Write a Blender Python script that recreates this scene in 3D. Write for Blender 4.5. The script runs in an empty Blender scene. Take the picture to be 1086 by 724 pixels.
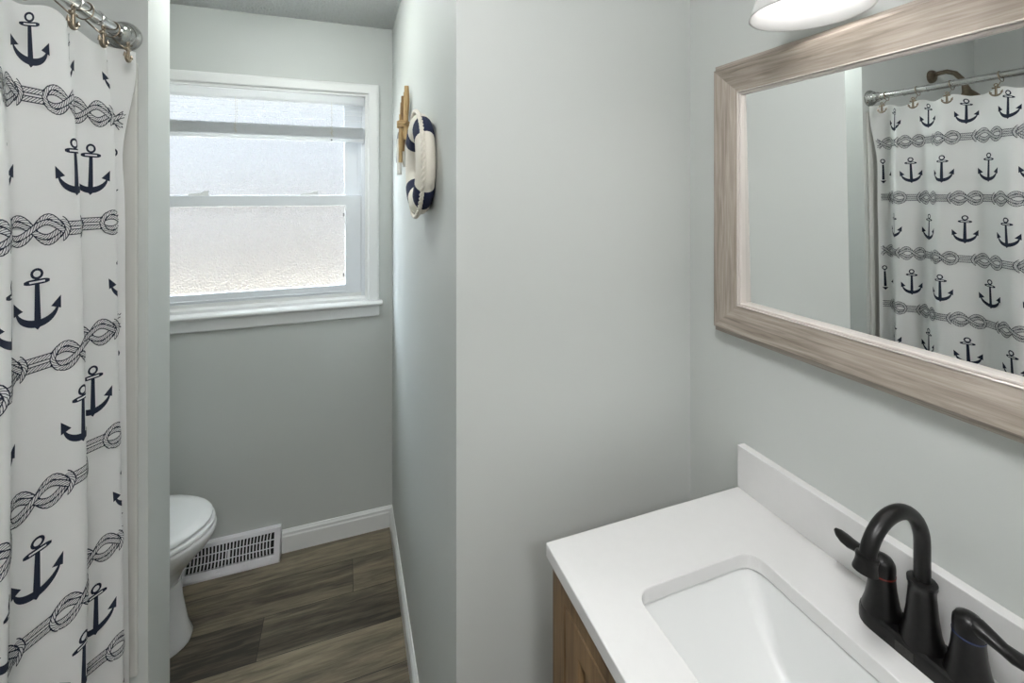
import bpy, bmesh, math, random
from mathutils import Vector, Matrix
S = bpy.context.scene
C = S.collection
PI = math.pi
random.seed(7)

# ------------------------------------------------------------------ camera, world, light, exposure
CAM_H = 1.647
cd = bpy.data.cameras.new('camera')
cam = bpy.data.objects.new('camera', cd); C.objects.link(cam)
cam.location = (0, 0, CAM_H)
cam.rotation_euler = (PI / 2, 0, -math.radians(20.2))
cd.sensor_width = 36.0; cd.lens = 36.0 * 481.0 / 1086.0
cd.shift_y = -(362.0 - 203.0) / 1086.0
cd.clip_start = 0.01
S.camera = cam

S.view_settings.view_transform = 'Standard'
S.view_settings.look = 'None'
S.view_settings.gamma = 1.0
S.view_settings.use_curve_mapping = False
S.view_settings.exposure = 0.0

W = bpy.data.worlds.new('world'); S.world = W; W.use_nodes = True
bg = W.node_tree.nodes['Background']
bg.inputs[0].default_value = (0.84, 0.91, 1.0, 1); bg.inputs[1].default_value = 0.85

def lamp(name, kind, loc, energy, color=(1, 1, 1), size=0.1, size_y=None, rot=(0, 0, 0)):
    l = bpy.data.lights.new(name, kind); l.energy = energy; l.color = color
    if kind == 'AREA':
        l.size = size
        if size_y: l.shape = 'RECTANGLE'; l.size_y = size_y
    elif kind in ('POINT', 'SPOT'):
        l.shadow_soft_size = size
    elif kind == 'SUN':
        l.angle = size
    o = bpy.data.objects.new(name, l); C.objects.link(o)
    o.location = loc; o.rotation_euler = rot
    return o
# area lamp added as daylight outside the window, and the sun on the yard
lamp('daylight', 'AREA', (-3.0, 4.3, 2.7), 2700, (0.80, 0.90, 1.0), 2.4, 2.0, (math.radians(-70), 0, math.radians(52)))
lamp('sun', 'SUN', (0, -3, 6), 4.6, (1.0, 0.95, 0.86), 0.02, None, (math.radians(35), 0, math.radians(-20)))
ROOM_FILL = 41.0  # strengths of the added fill lamps for room, hall and alcove
HALL_FILL = 50.0
ALCOVE_FILL = 55.0
BULB = 19.0

# ------------------------------------------------------------------ helpers
def srgb(r, g, b):
    f = lambda c: (c / 255 / 12.92) if c / 255 <= 0.04045 else ((c / 255 + 0.055) / 1.055) ** 2.4
    return (f(r), f(g), f(b), 1)

class NT:
    def __init__(s, name):
        s.m = bpy.data.materials.new(name); s.m.use_nodes = True
        s.t = s.m.node_tree; s.b = s.t.nodes['Principled BSDF']; s.out = s.t.nodes['Material Output']
    def n(s, ty, **kw):
        x = s.t.nodes.new(ty)
        for k, v in kw.items():
            if k.startswith('i_'): x.inputs[k[2:].replace('_', ' ')].default_value = v
            else: setattr(x, k, v)
        return x
    def l(s, a, b): s.t.links.new(a, b)
    def math(s, op, a, b=None):
        x = s.t.nodes.new('ShaderNodeMath'); x.operation = op
        for i, v in enumerate((a, b)):
            if v is None: continue
            if isinstance(v, (int, float)): x.inputs[i].default_value = v
            else: s.l(v, x.inputs[i])
        return x.outputs[0]
    def ramp(s, fac, stops):
        x = s.t.nodes.new('ShaderNodeValToRGB'); e = x.color_ramp.elements
        while len(e) < len(stops): e.new(0.5)
        for k, (p, c) in enumerate(stops): e[k].position = p; e[k].color = c
        s.l(fac, x.inputs[0]); return x.outputs[0]
    def bump(s, h, strength=0.2, dist=0.002):
        x = s.t.nodes.new('ShaderNodeBump'); x.inputs['Strength'].default_value = strength
        x.inputs['Distance'].default_value = dist
        s.l(h, x.inputs['Height']); s.l(x.outputs[0], s.b.inputs['Normal'])

def plain(name, col, rough=0.5, metal=0.0, var=0.04, vscale=6.0, bump=0.0, bscale=200.0, coat=0.0, spec=None):
    m = NT(name); b = m.b
    b.inputs['Roughness'].default_value = rough; b.inputs['Metallic'].default_value = metal
    if coat: b.inputs['Coat Weight'].default_value = coat; b.inputs['Coat Roughness'].default_value = 0.1
    if spec is not None: b.inputs['Specular IOR Level'].default_value = spec
    tc = m.n('ShaderNodeTexCoord')
    nz = m.n('ShaderNodeTexNoise', i_Scale=vscale, i_Detail=4.0); m.l(tc.outputs['Object'], nz.inputs['Vector'])
    lo = tuple(c * (1 - var) for c in col[:3]) + (1,); hi = tuple(min(1, c * (1 + var)) for c in col[:3]) + (1,)
    m.l(m.ramp(nz.outputs[0], [(0.3, lo), (0.7, hi)]), b.inputs['Base Color'])
    if bump:
        n2 = m.n('ShaderNodeTexNoise', i_Scale=bscale, i_Detail=3.0); m.l(tc.outputs['Object'], n2.inputs['Vector'])
        m.bump(n2.outputs[0], bump, 0.001)
    return m.m

def wood(name, axis, dark, mid, light, fine=90.0, along=3.0, rough=0.5):
    m = NT(name); tc = m.n('ShaderNodeTexCoord')
    mp = m.n('ShaderNodeMapping'); m.l(tc.outputs['Object'], mp.inputs[0])
    sc = [fine, fine, fine]; sc['XYZ'.index(axis)] = along; mp.inputs['Scale'].default_value = sc
    a = m.n('ShaderNodeTexNoise', i_Scale=1.0, i_Detail=6.0, i_Roughness=0.6, i_Distortion=0.6); m.l(mp.outputs[0], a.inputs['Vector'])
    c = m.n('ShaderNodeTexNoise', i_Scale=0.18, i_Detail=3.0); m.l(mp.outputs[0], c.inputs['Vector'])
    f = m.math('ADD', m.math('MULTIPLY', a.outputs[0], 0.6), m.math('MULTIPLY', c.outputs[0], 0.4))
    m.l(m.ramp(f, [(0.34, dark), (0.5, mid), (0.66, light)]), m.b.inputs['Base Color'])
    m.b.inputs['Roughness'].default_value = rough
    m.bump(a.outputs[0], 0.15, 0.001)
    return m.m

M = {}
M['paint'] = plain('sage_grey_paint', srgb(200, 203, 200), 0.55, var=0.012, vscale=1.5, bump=0.06, bscale=260)
M['ceil'] = None
M['trim'] = plain('white_trim_paint', srgb(232, 233, 232), 0.35, var=0.01)
M['vinyl'] = plain('white_vinyl', srgb(228, 231, 235), 0.3, var=0.01)
M['slat'] = None
M['china'] = plain('white_china', srgb(228, 229, 229), 0.18, var=0.008, coat=0.25)
M['basin'] = plain('satin_white_basin', srgb(221, 222, 221), 0.28, var=0.008)
M['plastic'] = plain('white_seat_plastic', srgb(238, 239, 240), 0.2, var=0.008)
M['quartz'] = plain('white_quartz', srgb(221, 220, 219), 0.2, var=0.008, vscale=60)
M['surround'] = plain('pale_surround', srgb(206, 205, 200), 0.3, var=0.015)
M['chrome'] = plain('brushed_nickel', srgb(190, 190, 188), 0.16, 1.0, var=0.03)
M['bronze'] = plain('dull_bronze', srgb(132, 120, 104), 0.42, 1.0, var=0.15, vscale=80)
M['black'] = plain('matte_black_metal', srgb(17, 16, 16), 0.33, 0.3, var=0.25, vscale=150, bump=0.05, bscale=400)
M['black_worn'] = plain('worn_black_metal', srgb(52, 50, 49), 0.5, 0.2, var=0.3, vscale=400)
M['red'] = plain('red_ring', srgb(110, 32, 22), 0.4); M['blue'] = plain('blue_ring', srgb(28, 40, 78), 0.4)
M['register'] = plain('white_enamel', srgb(226, 224, 228), 0.35, var=0.01)
M['dark'] = plain('dark_void', srgb(34, 33, 33), 0.8)
M['cloth'] = None
M['navy'] = plain('navy_print', srgb(24, 33, 52), 0.85, var=0.12, vscale=300)
M['navy_cloth'] = plain('navy_canvas', srgb(28, 36, 66), 0.85, var=0.12, vscale=200, bump=0.3, bscale=700)
M['canvas'] = plain('cream_canvas', srgb(232, 226, 214), 0.85, var=0.03, bump=0.3, bscale=700)
M['rope'] = plain('white_cotton_rope', srgb(228, 222, 210), 0.85, var=0.05, vscale=200)
M['twine'] = plain('jute_twine', srgb(176, 146, 104), 0.9, var=0.15, vscale=300)
M['hall'] = plain('hall_paint', srgb(214, 212, 206), 0.6, var=0.01)
M['concrete'] = plain('added_yard_concrete', srgb(226, 216, 196), 0.9, var=0.08)  # for the invented yard that brightens the panes
M['siding'] = plain('added_siding', srgb(132, 130, 132), 0.8, var=0.05)  # for the invented wall that darkens part of the lower pane
M['mframe_y'] = wood('greige_wood_lengthwise', 'Y', srgb(122, 112, 102), srgb(160, 149, 138), srgb(186, 176, 166), 150, 7)
M['mframe_z'] = wood('greige_wood_upright', 'Z', srgb(122, 112, 102), srgb(160, 149, 138), srgb(186, 176, 166), 150, 7)
M['lip'] = plain('pale_silver_lip', srgb(222, 214, 208), 0.25, 0.25, var=0.03)
M['oak_z'] = wood('brown_oak_upright', 'Z', srgb(86, 64, 42), srgb(122, 96, 66), srgb(150, 122, 88), 60, 4)
M['oak_y'] = wood('brown_oak_lengthwise', 'Y', srgb(86, 64, 42), srgb(122, 96, 66), srgb(150, 122, 88), 60, 4)
M['drift'] = wood('driftwood', 'Z', srgb(120, 92, 58), srgb(176, 146, 102), srgb(208, 184, 142), 120, 10, 0.8)
M['drift_dark'] = wood('dark_driftwood', 'Z', srgb(84, 62, 38), srgb(132, 104, 68), srgb(170, 138, 96), 120, 10, 0.8)
M['drift_grey'] = plain('grey_painted_wood', srgb(128, 130, 138), 0.8, var=0.15, vscale=60)
M['drift_white'] = plain('white_painted_wood', srgb(214, 212, 206), 0.8, var=0.06, vscale=60)

def mk_ceiling():
    m = NT('stippled_ceiling'); tc = m.n('ShaderNodeTexCoord')
    m.b.inputs['Base Color'].default_value = srgb(232, 234, 234); m.b.inputs['Roughness'].default_value = 0.8
    a = m.n('ShaderNodeTexNoise', i_Scale=55.0, i_Detail=5.0, i_Distortion=1.5); m.l(tc.outputs['Object'], a.inputs['Vector'])
    m.bump(m.ramp(a.outputs[0], [(0.4, (0, 0, 0, 1)), (0.62, (1, 1, 1, 1))]), 1.0, 0.010)
    return m.m
M['ceil'] = mk_ceiling()

def mk_cloth():
    m = NT('white_curtain_cloth'); tc = m.n('ShaderNodeTexCoord')
    b = m.b; b.inputs['Base Color'].default_value = srgb(236, 236, 235); b.inputs['Roughness'].default_value = 0.9
    b.inputs['Specular IOR Level'].default_value = 0.2
    w = m.n('ShaderNodeTexNoise', i_Scale=900.0, i_Detail=2.0); m.l(tc.outputs['Object'], w.inputs['Vector'])
    m.bump(w.outputs[0], 0.15, 0.0006)
    tr = m.n('ShaderNodeBsdfTranslucent'); tr.inputs[0].default_value = srgb(236, 236, 232)
    mx = m.n('ShaderNodeMixShader'); mx.inputs[0].default_value = 0.18
    m.l(b.outputs[0], mx.inputs[1]); m.l(tr.outputs[0], mx.inputs[2]); m.l(mx.outputs[0], m.out.inputs[0])
    return m.m
M['cloth'] = mk_cloth()

def mk_slat():
    m = NT('white_slat_vinyl'); m.b.inputs['Base Color'].default_value = srgb(238, 240, 242); m.b.inputs['Roughness'].default_value = 0.4
    tr = m.n('ShaderNodeBsdfTranslucent'); tr.inputs[0].default_value = srgb(240, 242, 244)
    mx = m.n('ShaderNodeMixShader'); mx.inputs[0].default_value = 0.4
    m.l(m.b.outputs[0], mx.inputs[1]); m.l(tr.outputs[0], mx.inputs[2]); m.l(mx.outputs[0], m.out.inputs[0])
    return m.m
M['slat'] = mk_slat()
def mk_floor():
    m = NT('grey_brown_vinyl_plank'); tc = m.n('ShaderNodeTexCoord')
    sp = m.n('ShaderNodeSeparateXYZ'); m.l(tc.outputs['Object'], sp.inputs[0])
    X, Y = sp.outputs[0], sp.outputs[1]
    PW, PL = 0.178, 1.22
    yr = m.math('DIVIDE', m.math('SUBTRACT', Y, 1.80), PW)
    row = m.math('FLOOR', yr); fy = m.math('FRACT', yr)
    xr = m.math('DIVIDE', m.math('SUBTRACT', m.math('ADD', X, 0.294), m.math('MULTIPLY', row, 0.325)), PL)
    col = m.math('FLOOR', xr); fx = m.math('FRACT', xr)
    pid = m.math('ADD', m.math('MULTIPLY', row, 7.31), m.math('MULTIPLY', col, 3.17))
    tone = m.math('FRACT', m.math('ADD', m.math('ADD', m.math('MULTIPLY', row, 0.395), m.math('MULTIPLY', col, 0.234)), 10.289))
    # grain: stretched along the plank, each plank shifted
    cb = m.n('ShaderNodeCombineXYZ')
    m.l(m.math('ADD', m.math('MULTIPLY', X, 3.6), m.math('MULTIPLY', pid, 3.7)), cb.inputs[0])
    m.l(m.math('MULTIPLY', Y, 42.0), cb.inputs[1]); m.l(pid, cb.inputs[2])
    g = m.n('ShaderNodeTexNoise', i_Scale=1.0, i_Detail=8.0, i_Roughness=0.62, i_Distortion=1.1); m.l(cb.outputs[0], g.inputs['Vector'])
    cb2 = m.n('ShaderNodeCombineXYZ')
    m.l(m.math('ADD', m.math('MULTIPLY', X, 1.1), pid), cb2.inputs[0]); m.l(m.math('MULTIPLY', Y, 6.0), cb2.inputs[1]); m.l(pid, cb2.inputs[2])
    g2 = m.n('ShaderNodeTexNoise', i_Scale=1.3, i_Detail=3.0, i_Distortion=2.0); m.l(cb2.outputs[0], g2.inputs['Vector'])
    cb3 = m.n('ShaderNodeCombineXYZ')
    m.l(m.math('ADD', m.math('MULTIPLY', X, 16.0), pid), cb3.inputs[0]); m.l(m.math('MULTIPLY', Y, 260.0), cb3.inputs[1]); m.l(pid, cb3.inputs[2])
    g3 = m.n('ShaderNodeTexNoise', i_Scale=1.0, i_Detail=4.0, i_Roughness=0.7); m.l(cb3.outputs[0], g3.inputs['Vector'])
    f = m.math('ADD', m.math('MULTIPLY', m.math('ADD', m.math('MULTIPLY', g.outputs[0], 0.7), m.math('MULTIPLY', g3.outputs[0], 0.3)), 0.66), m.math('MULTIPLY', g2.outputs[0], 0.34))
    f = m.math('ADD', f, m.math('MULTIPLY', m.math('SUBTRACT', tone, 0.5), 0.20))
    c = m.ramp(f, [(0.34, srgb(50, 45, 38)), (0.46, srgb(90, 82, 69)), (0.55, srgb(120, 110, 92)), (0.70, srgb(152, 141, 119))])
    # fine dark joints between planks
    e = m.math('MINIMUM', m.math('MINIMUM', fy, m.math('SUBTRACT', 1.0, fy)), m.math('MULTIPLY', m.math('MINIMUM', fx, m.math('SUBTRACT', 1.0, fx)), PL / PW))
    j = m.math('GREATER_THAN', e, 0.006)
    mx = m.n('ShaderNodeMix', data_type='RGBA'); m.l(j, mx.inputs[0])
    mx.inputs[6].default_value = srgb(40, 36, 31); m.l(c, mx.inputs[7])
    m.l(mx.outputs[2], m.b.inputs['Base Color'])
    m.b.inputs['Roughness'].default_value = 0.45
    m.bump(g.outputs[0], 0.12, 0.001)
    return m.m
M['floor'] = mk_floor()

def mk_frost():
    m = NT('pebbled_frosted_glass'); tc = m.n('ShaderNodeTexCoord')
    m.t.nodes.remove(m.b)
    v = m.n('ShaderNodeTexVoronoi', i_Scale=120.0); m.l(tc.outputs['Object'], v.inputs['Vector'])
    bp = m.n('ShaderNodeBump', i_Strength=1.0, i_Distance=0.006); m.l(v.outputs['Distance'], bp.inputs['Height'])
    rf = m.n('ShaderNodeBsdfRefraction', i_Roughness=0.6, i_IOR=1.18); rf.inputs[0].default_value = (0.97, 0.97, 0.97, 1); m.l(bp.outputs[0], rf.inputs['Normal'])
    tr = m.n('ShaderNodeBsdfTranslucent'); tr.inputs[0].default_value = (0.92, 0.93, 0.94, 1)
    gl = m.n('ShaderNodeBsdfGlossy', i_Roughness=0.3); m.l(bp.outputs[0], gl.inputs['Normal'])
    mx = m.n('ShaderNodeMixShader'); mx.inputs[0].default_value = 0.015
    m.l(rf.outputs[0], mx.inputs[1]); m.l(tr.outputs[0], mx.inputs[2])
    m2 = m.n('ShaderNodeMixShader'); m2.inputs[0].default_value = 0.04
    m.l(mx.outputs[0], m2.inputs[1]); m.l(gl.outputs[0], m2.inputs[2]); m.l(m2.outputs[0], m.out.inputs[0])
    return m.m
M['frost'] = mk_frost()
def mk_clear():
    m = NT('clear_back_face'); m.t.nodes.remove(m.b)
    t = m.n('ShaderNodeBsdfTransparent'); t.inputs[0].default_value = (0.98, 0.99, 0.99, 1); m.l(t.outputs[0], m.out.inputs[0])
    return m.m
M['clear'] = mk_clear()
def pane(x0, x1, y0, y1, z0, z1, parent, label):
    """a pane pebbled on its room side and smooth behind"""
    bm = B(); box(bm, x0, x1, y0, y1, z0, z1); bmesh.ops.recalc_face_normals(bm, faces=bm.faces)
    for f in bm.faces: f.material_index = 0 if f.normal.y < -0.9 else 1
    return obj('pane', bm, [M['frost'], M['clear']], parent, label=label)

def mk_shade():
    m = NT('frosted_white_shade_glass')
    b = m.b; b.inputs['Base Color'].default_value = (0.6, 0.6, 0.6, 1); b.inputs['Roughness'].default_value = 0.25
    tr = m.n('ShaderNodeBsdfTranslucent'); tr.inputs[0].default_value = (0.75, 0.75, 0.74, 1)
    mx = m.n('ShaderNodeMixShader'); mx.inputs[0].default_value = 0.45
    m.l(b.outputs[0], mx.inputs[1]); m.l(tr.outputs[0], mx.inputs[2]); m.l(mx.outputs[0], m.out.inputs[0])
    return m.m
M['shade'] = mk_shade()

def mk_emit(name, col, strength):
    m = NT(name); b = m.b
    b.inputs['Base Color'].default_value = (1, 1, 1, 1)
    b.inputs['Emission Color'].default_value = col; b.inputs['Emission Strength'].default_value = strength
    return m.m
M['bulb'] = mk_emit('lit_bulb', (1.0, 0.98, 0.95, 1), BULB)
M['hall_fill'] = mk_emit('hall_fill_glow', (1.0, 1.0, 1.0, 1), HALL_FILL)  # glow of the added hall fill lamp
def mk_mirror():
    m = NT('mirror_silver'); b = m.b
    b.inputs['Base Color'].default_value = (0.90, 0.915, 0.91, 1); b.inputs['Metallic'].default_value = 1.0; b.inputs['Roughness'].default_value = 0.0
    return m.m
M['mirror'] = mk_mirror()

# --- object bookkeeping
ROOT = {}
def thing(name, label, cat, loc, group=None, rz=0):
    o = bpy.data.objects.new(name, None); C.objects.link(o); o.location = loc
    o.empty_display_size = 0.02
    o['label'] = label; o['category'] = cat
    if group: o['group'] = group
    ROOT[o.name] = Vector(loc); return o
def base_of(p):
    v = Vector((0, 0, 0))
    while p is not None: v += p.location; p = p.parent
    return v
def obj(name, bm, mat, parent=None, smooth=False, label=None, bevel=0.0, seg=2, sub=0, auto=None):
    """bm holds world coordinates; the object keeps its parent's origin."""
    if parent is not None: bmesh.ops.translate(bm, verts=bm.verts, vec=-base_of(parent))
    bmesh.ops.recalc_face_normals(bm, faces=bm.faces)
    me = bpy.data.meshes.new(name); bm.to_mesh(me); bm.free()
    mats = mat if isinstance(mat, (list, tuple)) else [mat]
    for x in mats: me.materials.append(x)
    if smooth:
        for p in me.polygons: p.use_smooth = True
        if auto: me.set_sharp_from_angle(angle=math.radians(auto))
    o = bpy.data.objects.new(name, me); C.objects.link(o)
    if parent is not None: o.parent = parent
    if label: o['label'] = label
    if bevel:
        b = o.modifiers.new('bevel', 'BEVEL'); b.width = bevel; b.segments = seg; b.limit_method = 'ANGLE'; b.angle_limit = math.radians(40)
        b.harden_normals = False
    if sub:
        s = o.modifiers.new('sub', 'SUBSURF'); s.levels = sub; s.render_levels = sub
    return o
def struct(name, bm, mat, label=None, cat=None, **k):
    o = obj(name, bm, mat, **k); o['kind'] = 'structure'
    if label: o['label'] = label
    if cat: o['category'] = cat
    return o
def B(): return bmesh.new()
def box(bm, x0, x1, y0, y1, z0, z1):
    v = [bm.verts.new((x, y, z)) for z in (z0, z1) for y in (y0, y1) for x in (x0, x1)]
    for f in ((0, 2, 3, 1), (4, 5, 7, 6), (0, 1, 5, 4), (2, 6, 7, 3), (0, 4, 6, 2), (1, 3, 7, 5)):
        bm.faces.new([v[i] for i in f])
    return v
def loft(bm, loops, cap=(True, True), closed=True, ring=False):
    L = [[bm.verts.new(p) for p in lp] for lp in loops]
    n = len(L[0]); rng = range(n) if closed else range(n - 1)
    K = len(L)
    for k in range(K if ring else K - 1):
        a, b = L[k], L[(k + 1) % K]
        for i in rng:
            j = (i + 1) % n
            bm.faces.new((a[i], a[j], b[j], b[i]))
    if closed and not ring:
        if cap[0]: bm.faces.new(list(reversed(L[0])))
        if cap[1]: bm.faces.new(L[-1])
    return L
def circle(c, r, ax, n=24, ry=None, ph=0.0):
    """ax = two orthonormal vectors spanning the circle"""
    u, v = ax; ry = r if ry is None else ry
    return [c + u * (r * math.cos(2 * PI * i / n + ph)) + v * (ry * math.sin(2 * PI * i / n + ph)) for i in range(n)]
def frame_of(d):
    d = d.normalized(); a = Vector((0, 0, 1)) if abs(d.z) < 0.9 else Vector((1, 0, 0))
    u = d.cross(a).normalized(); return u, d.cross(u).normalized()
def tube(bm, pts, r, n=12, closed=False, cap=True, flat=1.0):
    pts = [Vector(p) for p in pts]; N = len(pts); loops = []; u = None
    for i, p in enumerate(pts):
        a = pts[i - 1] if (i > 0 or closed) else p; b = pts[(i + 1) % N] if (i < N - 1 or closed) else p
        d = (b - a).normalized()
        if u is None: u, v = frame_of(d)
        else:
            u = (u - d * u.dot(d)).normalized(); v = d.cross(u).normalized()
        rr = r[i] if isinstance(r, (list, tuple)) else r
        loops.append(circle(p, rr, (u, v), n, rr * flat))
    loft(bm, loops, (cap, cap), True, closed)
def lathe(bm, c, prof, n=32, axis='Z'):
    """prof = (radius, height) along axis from c"""
    c = Vector(c); A = {'Z': (Vector((1, 0, 0)), Vector((0, 1, 0)), Vector((0, 0, 1))),
                        'Y': (Vector((1, 0, 0)), Vector((0, 0, 1)), Vector((0, 1, 0))),
                        'X': (Vector((0, 1, 0)), Vector((0, 0, 1)), Vector((1, 0, 0)))}[axis]
    loft(bm, [circle(c + A[2] * h, max(r, 1e-4), A[:2], n) for r, h in prof])
def rrect(x0, x1, y0, y1, r, n=6):
    P = []
    for cx, cy, a in ((x1 - r, y1 - r, 0), (x0 + r, y1 - r, 90), (x0 + r, y0 + r, 180), (x1 - r, y0 + r, 270)):
        for i in range(n + 1):
            t = math.radians(a + 90 * i / n); P.append((cx + r * math.cos(t), cy + r * math.sin(t)))
    return P
def prism(bm, poly, plane, a, b):
    """extrude a 2D polygon; plane 'XY' (a,b = z), 'YZ' (a,b = x), 'XZ' (a,b = y)"""
    f = {'XY': lambda p, q, t: (p, q, t), 'YZ': lambda p, q, t: (t, p, q), 'XZ': lambda p, q, t: (p, t, q)}[plane]
    loft(bm, [[f(p, q, a) for p, q in poly], [f(p, q, b) for p, q in poly]])
def frame4(bm, plane, o, i, a, b):
    """rectangular frame between outer and inner rectangles (p0,p1,q0,q1)"""
    f = {'XY': lambda p, q, t: (p, q, t), 'YZ': lambda p, q, t: (t, p, q), 'XZ': lambda p, q, t: (p, t, q)}[plane]
    R = lambda r: [(r[0], r[2]), (r[1], r[2]), (r[1], r[3]), (r[0], r[3])]
    V = [[bm.verts.new(f(p, q, t)) for p, q in R(r)] for r, t in ((o, a), (i, a), (i, b), (o, b))]
    for k in range(4):
        A_, B_ = V[k], V[(k + 1) % 4]
        for j in range(4): bm.faces.new((A_[j], A_[(j + 1) % 4], B_[(j + 1) % 4], B_[j]))
def smooth(t): t = max(0.0, min(1.0, t)); return t * t * (3 - 2 * t)

# ------------------------------------------------------------------ the setting
XM, YC, XA, YW = 0.83, 0.933, 0.219, 2.311      # mirror wall, closet face, alcove side, window wall
XL, YB, ZC = -1.25, -0.30, 2.446                # left wall, wall behind the camera, ceiling
PX, PY0, PY1 = -0.434, 1.294, 1.434             # partition between tub and toilet
bm = B(); box(bm, XL - 0.1, XM + 0.1, -2.2, YW + 0.15, -0.05, 0.0); struct('floor', bm, M['floor'], 'grey brown wood plank floor of the bathroom', 'floor')
bm = B(); box(bm, XL - 0.1, XM + 0.1, -2.2, YW + 0.15, ZC, ZC + 0.05); struct('ceiling', bm, M['ceil'], 'white stippled ceiling', 'ceiling')
bm = B(); box(bm, XM, XM + 0.1, -2.2, YW + 0.12, 0, ZC); struct('wall_right', bm, M['paint'], 'painted wall behind the mirror and vanity', 'wall')
bm = B(); box(bm, XL - 0.1, XL, -2.2, YW + 0.12, 0, ZC); struct('wall_left', bm, M['paint'], 'painted wall beyond the tub', 'wall')
bm = B(); box(bm, XA, XM, YC, YW, 0, ZC); struct('wall_front', bm, M['paint'], 'painted closet wall facing the camera and turning beside the window', 'wall')
bm = B(); box(bm, XL, PX, PY0, PY1, 0, ZC); struct('wall_partition', bm, M['paint'], 'painted end of the partition between tub and toilet', 'wall')
WX0, WX1, WZ0, WZ1 = -0.863, 0.103, 1.105, 2.118
bm = B(); frame4(bm, 'XZ', (XL, XA, 0, ZC), (WX0, WX1, WZ0, WZ1), YW, YW + 0.12); struct('wall_back', bm, M['paint'], 'painted wall around the window', 'wall')
# wall behind the camera with the doorway it looks in from, and the hall beyond
bm = B(); box(bm, XL, -0.40, YB - 0.11, YB, 0, ZC); box(bm, 0.42, XM, YB - 0.11, YB, 0, ZC); box(bm, -0.40, 0.42, YB - 0.11, YB, 2.04, ZC)
struct('wall_entry', bm, M['paint'], 'painted wall with the doorway behind the camera', 'wall')
bm = B(); box(bm, XL, XM, -2.2, -2.1, 0, ZC); struct('wall_hall', bm, M['hall'], 'hall wall beyond the doorway', 'wall')
# tub surround panel on the partition
bm = B(); box(bm, -1.245, -0.452, PY0 - 0.010, PY0, 0.525, 1.945); struct('wall_surround', bm, M['surround'], 'pale shower surround panel on the partition behind the curtain', 'wall panel', bevel=0.003)

def baseboard(name, pts_prof, plane, a, b, label):
    bm = B(); prism(bm, pts_prof, plane, a, b); return struct(name, bm, M['trim'], label, 'baseboard')
H = 0.100
def bprof(w, s):   # profile (distance from wall, height) on a wall at w growing towards s
    return [(w, 0), (w + s * 0.014, 0), (w + s * 0.014, H - 0.028), (w + s * 0.011, H - 0.022), (w + s * 0.011, H - 0.012), (w + s * 0.007, H - 0.006), (w + s * 0.004, H), (w, H)]
baseboard('baseboard_back', bprof(YW, -1), 'YZ', -0.270, XA, 'white baseboard under the window beside the register')
baseboard('baseboard_right', bprof(XA, -1), 'XZ', YC, YW - 0.014, 'white baseboard along the wall with the life ring')
baseboard('baseboard_front', bprof(YC, -1), 'YZ', XA, 0.40, 'white baseboard along the closet wall')

# ------------------------------------------------------------------ window
win = bpy.data.objects.new('window_1', None); C.objects.link(win); win.location = (-0.38, YW, WZ0)
win['kind'] = 'structure'; win['label'] = 'white double hung window with frosted panes'; win['category'] = 'window'
cas = 0.053; CX0, CX1, CZ1 = WX0 - cas, WX1 + cas, WZ1 + 0.047
bm = B()   # picture-frame casing: mitred head and legs, standing 18 mm proud with a rounded inner step
def offs(o):  # casing path offset outward
    return [(WX0 - o, 1.12), (WX0 - o, WZ1 + o * 0.047 / cas), (WX1 + o, WZ1 + o * 0.047 / cas), (WX1 + o, 1.12)]
prof = [(0.0, 0.0), (0.0, 0.013), (0.006, 0.017), (0.040, 0.018), (cas - 0.004, 0.016), (cas, 0.012), (cas, 0.0)]
loft(bm, [[(x, YW - d, z) for x, z in offs(o)] for o, d in prof], closed=False)
obj('casing', bm, M['trim'], win)
# jamb liner inside the opening
bm = B(); frame4(bm, 'XZ', (WX0, WX1, WZ0, WZ1), (WX0 + 0.012, WX1 - 0.012, WZ0 + 0.01, WZ1 - 0.012), YW - 0.004, YW + 0.115); obj('jamb', bm, M['trim'], win)
# vinyl tracks at each side
bm = B()
for s in (0, 1):
    x = WX1 - 0.012 if s else WX0 + 0.012; d = -1 if s else 1
    box(bm, min(x, x + d * 0.016), max(x, x + d * 0.016), YW + 0.020, YW + 0.105, WZ0 + 0.01, WZ1 - 0.012)
    box(bm, min(x, x + d * 0.030), max(x, x + d * 0.030), YW + 0.060, YW + 0.066, WZ0 + 0.01, WZ1 - 0.012)
obj('track', bm, M['vinyl'], win, bevel=0.001)
# upper sash, set deeper
SX0, SX1 = WX0 + 0.028, WX1 - 0.028
up = B(); frame4(up, 'XZ', (SX0 + 0.004, SX1 - 0.004, 1.585, WZ1 - 0.014), (-0.76 + 0.004, -0.004, 1.63, 2.075), YW + 0.068, YW + 0.098)
usash = obj('upper_sash', up, M['vinyl'], win, bevel=0.003)
pane(-0.762, 0.002, YW + 0.080, YW + 0.085, 1.62, 2.08, usash, 'frosted upper pane')
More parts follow.
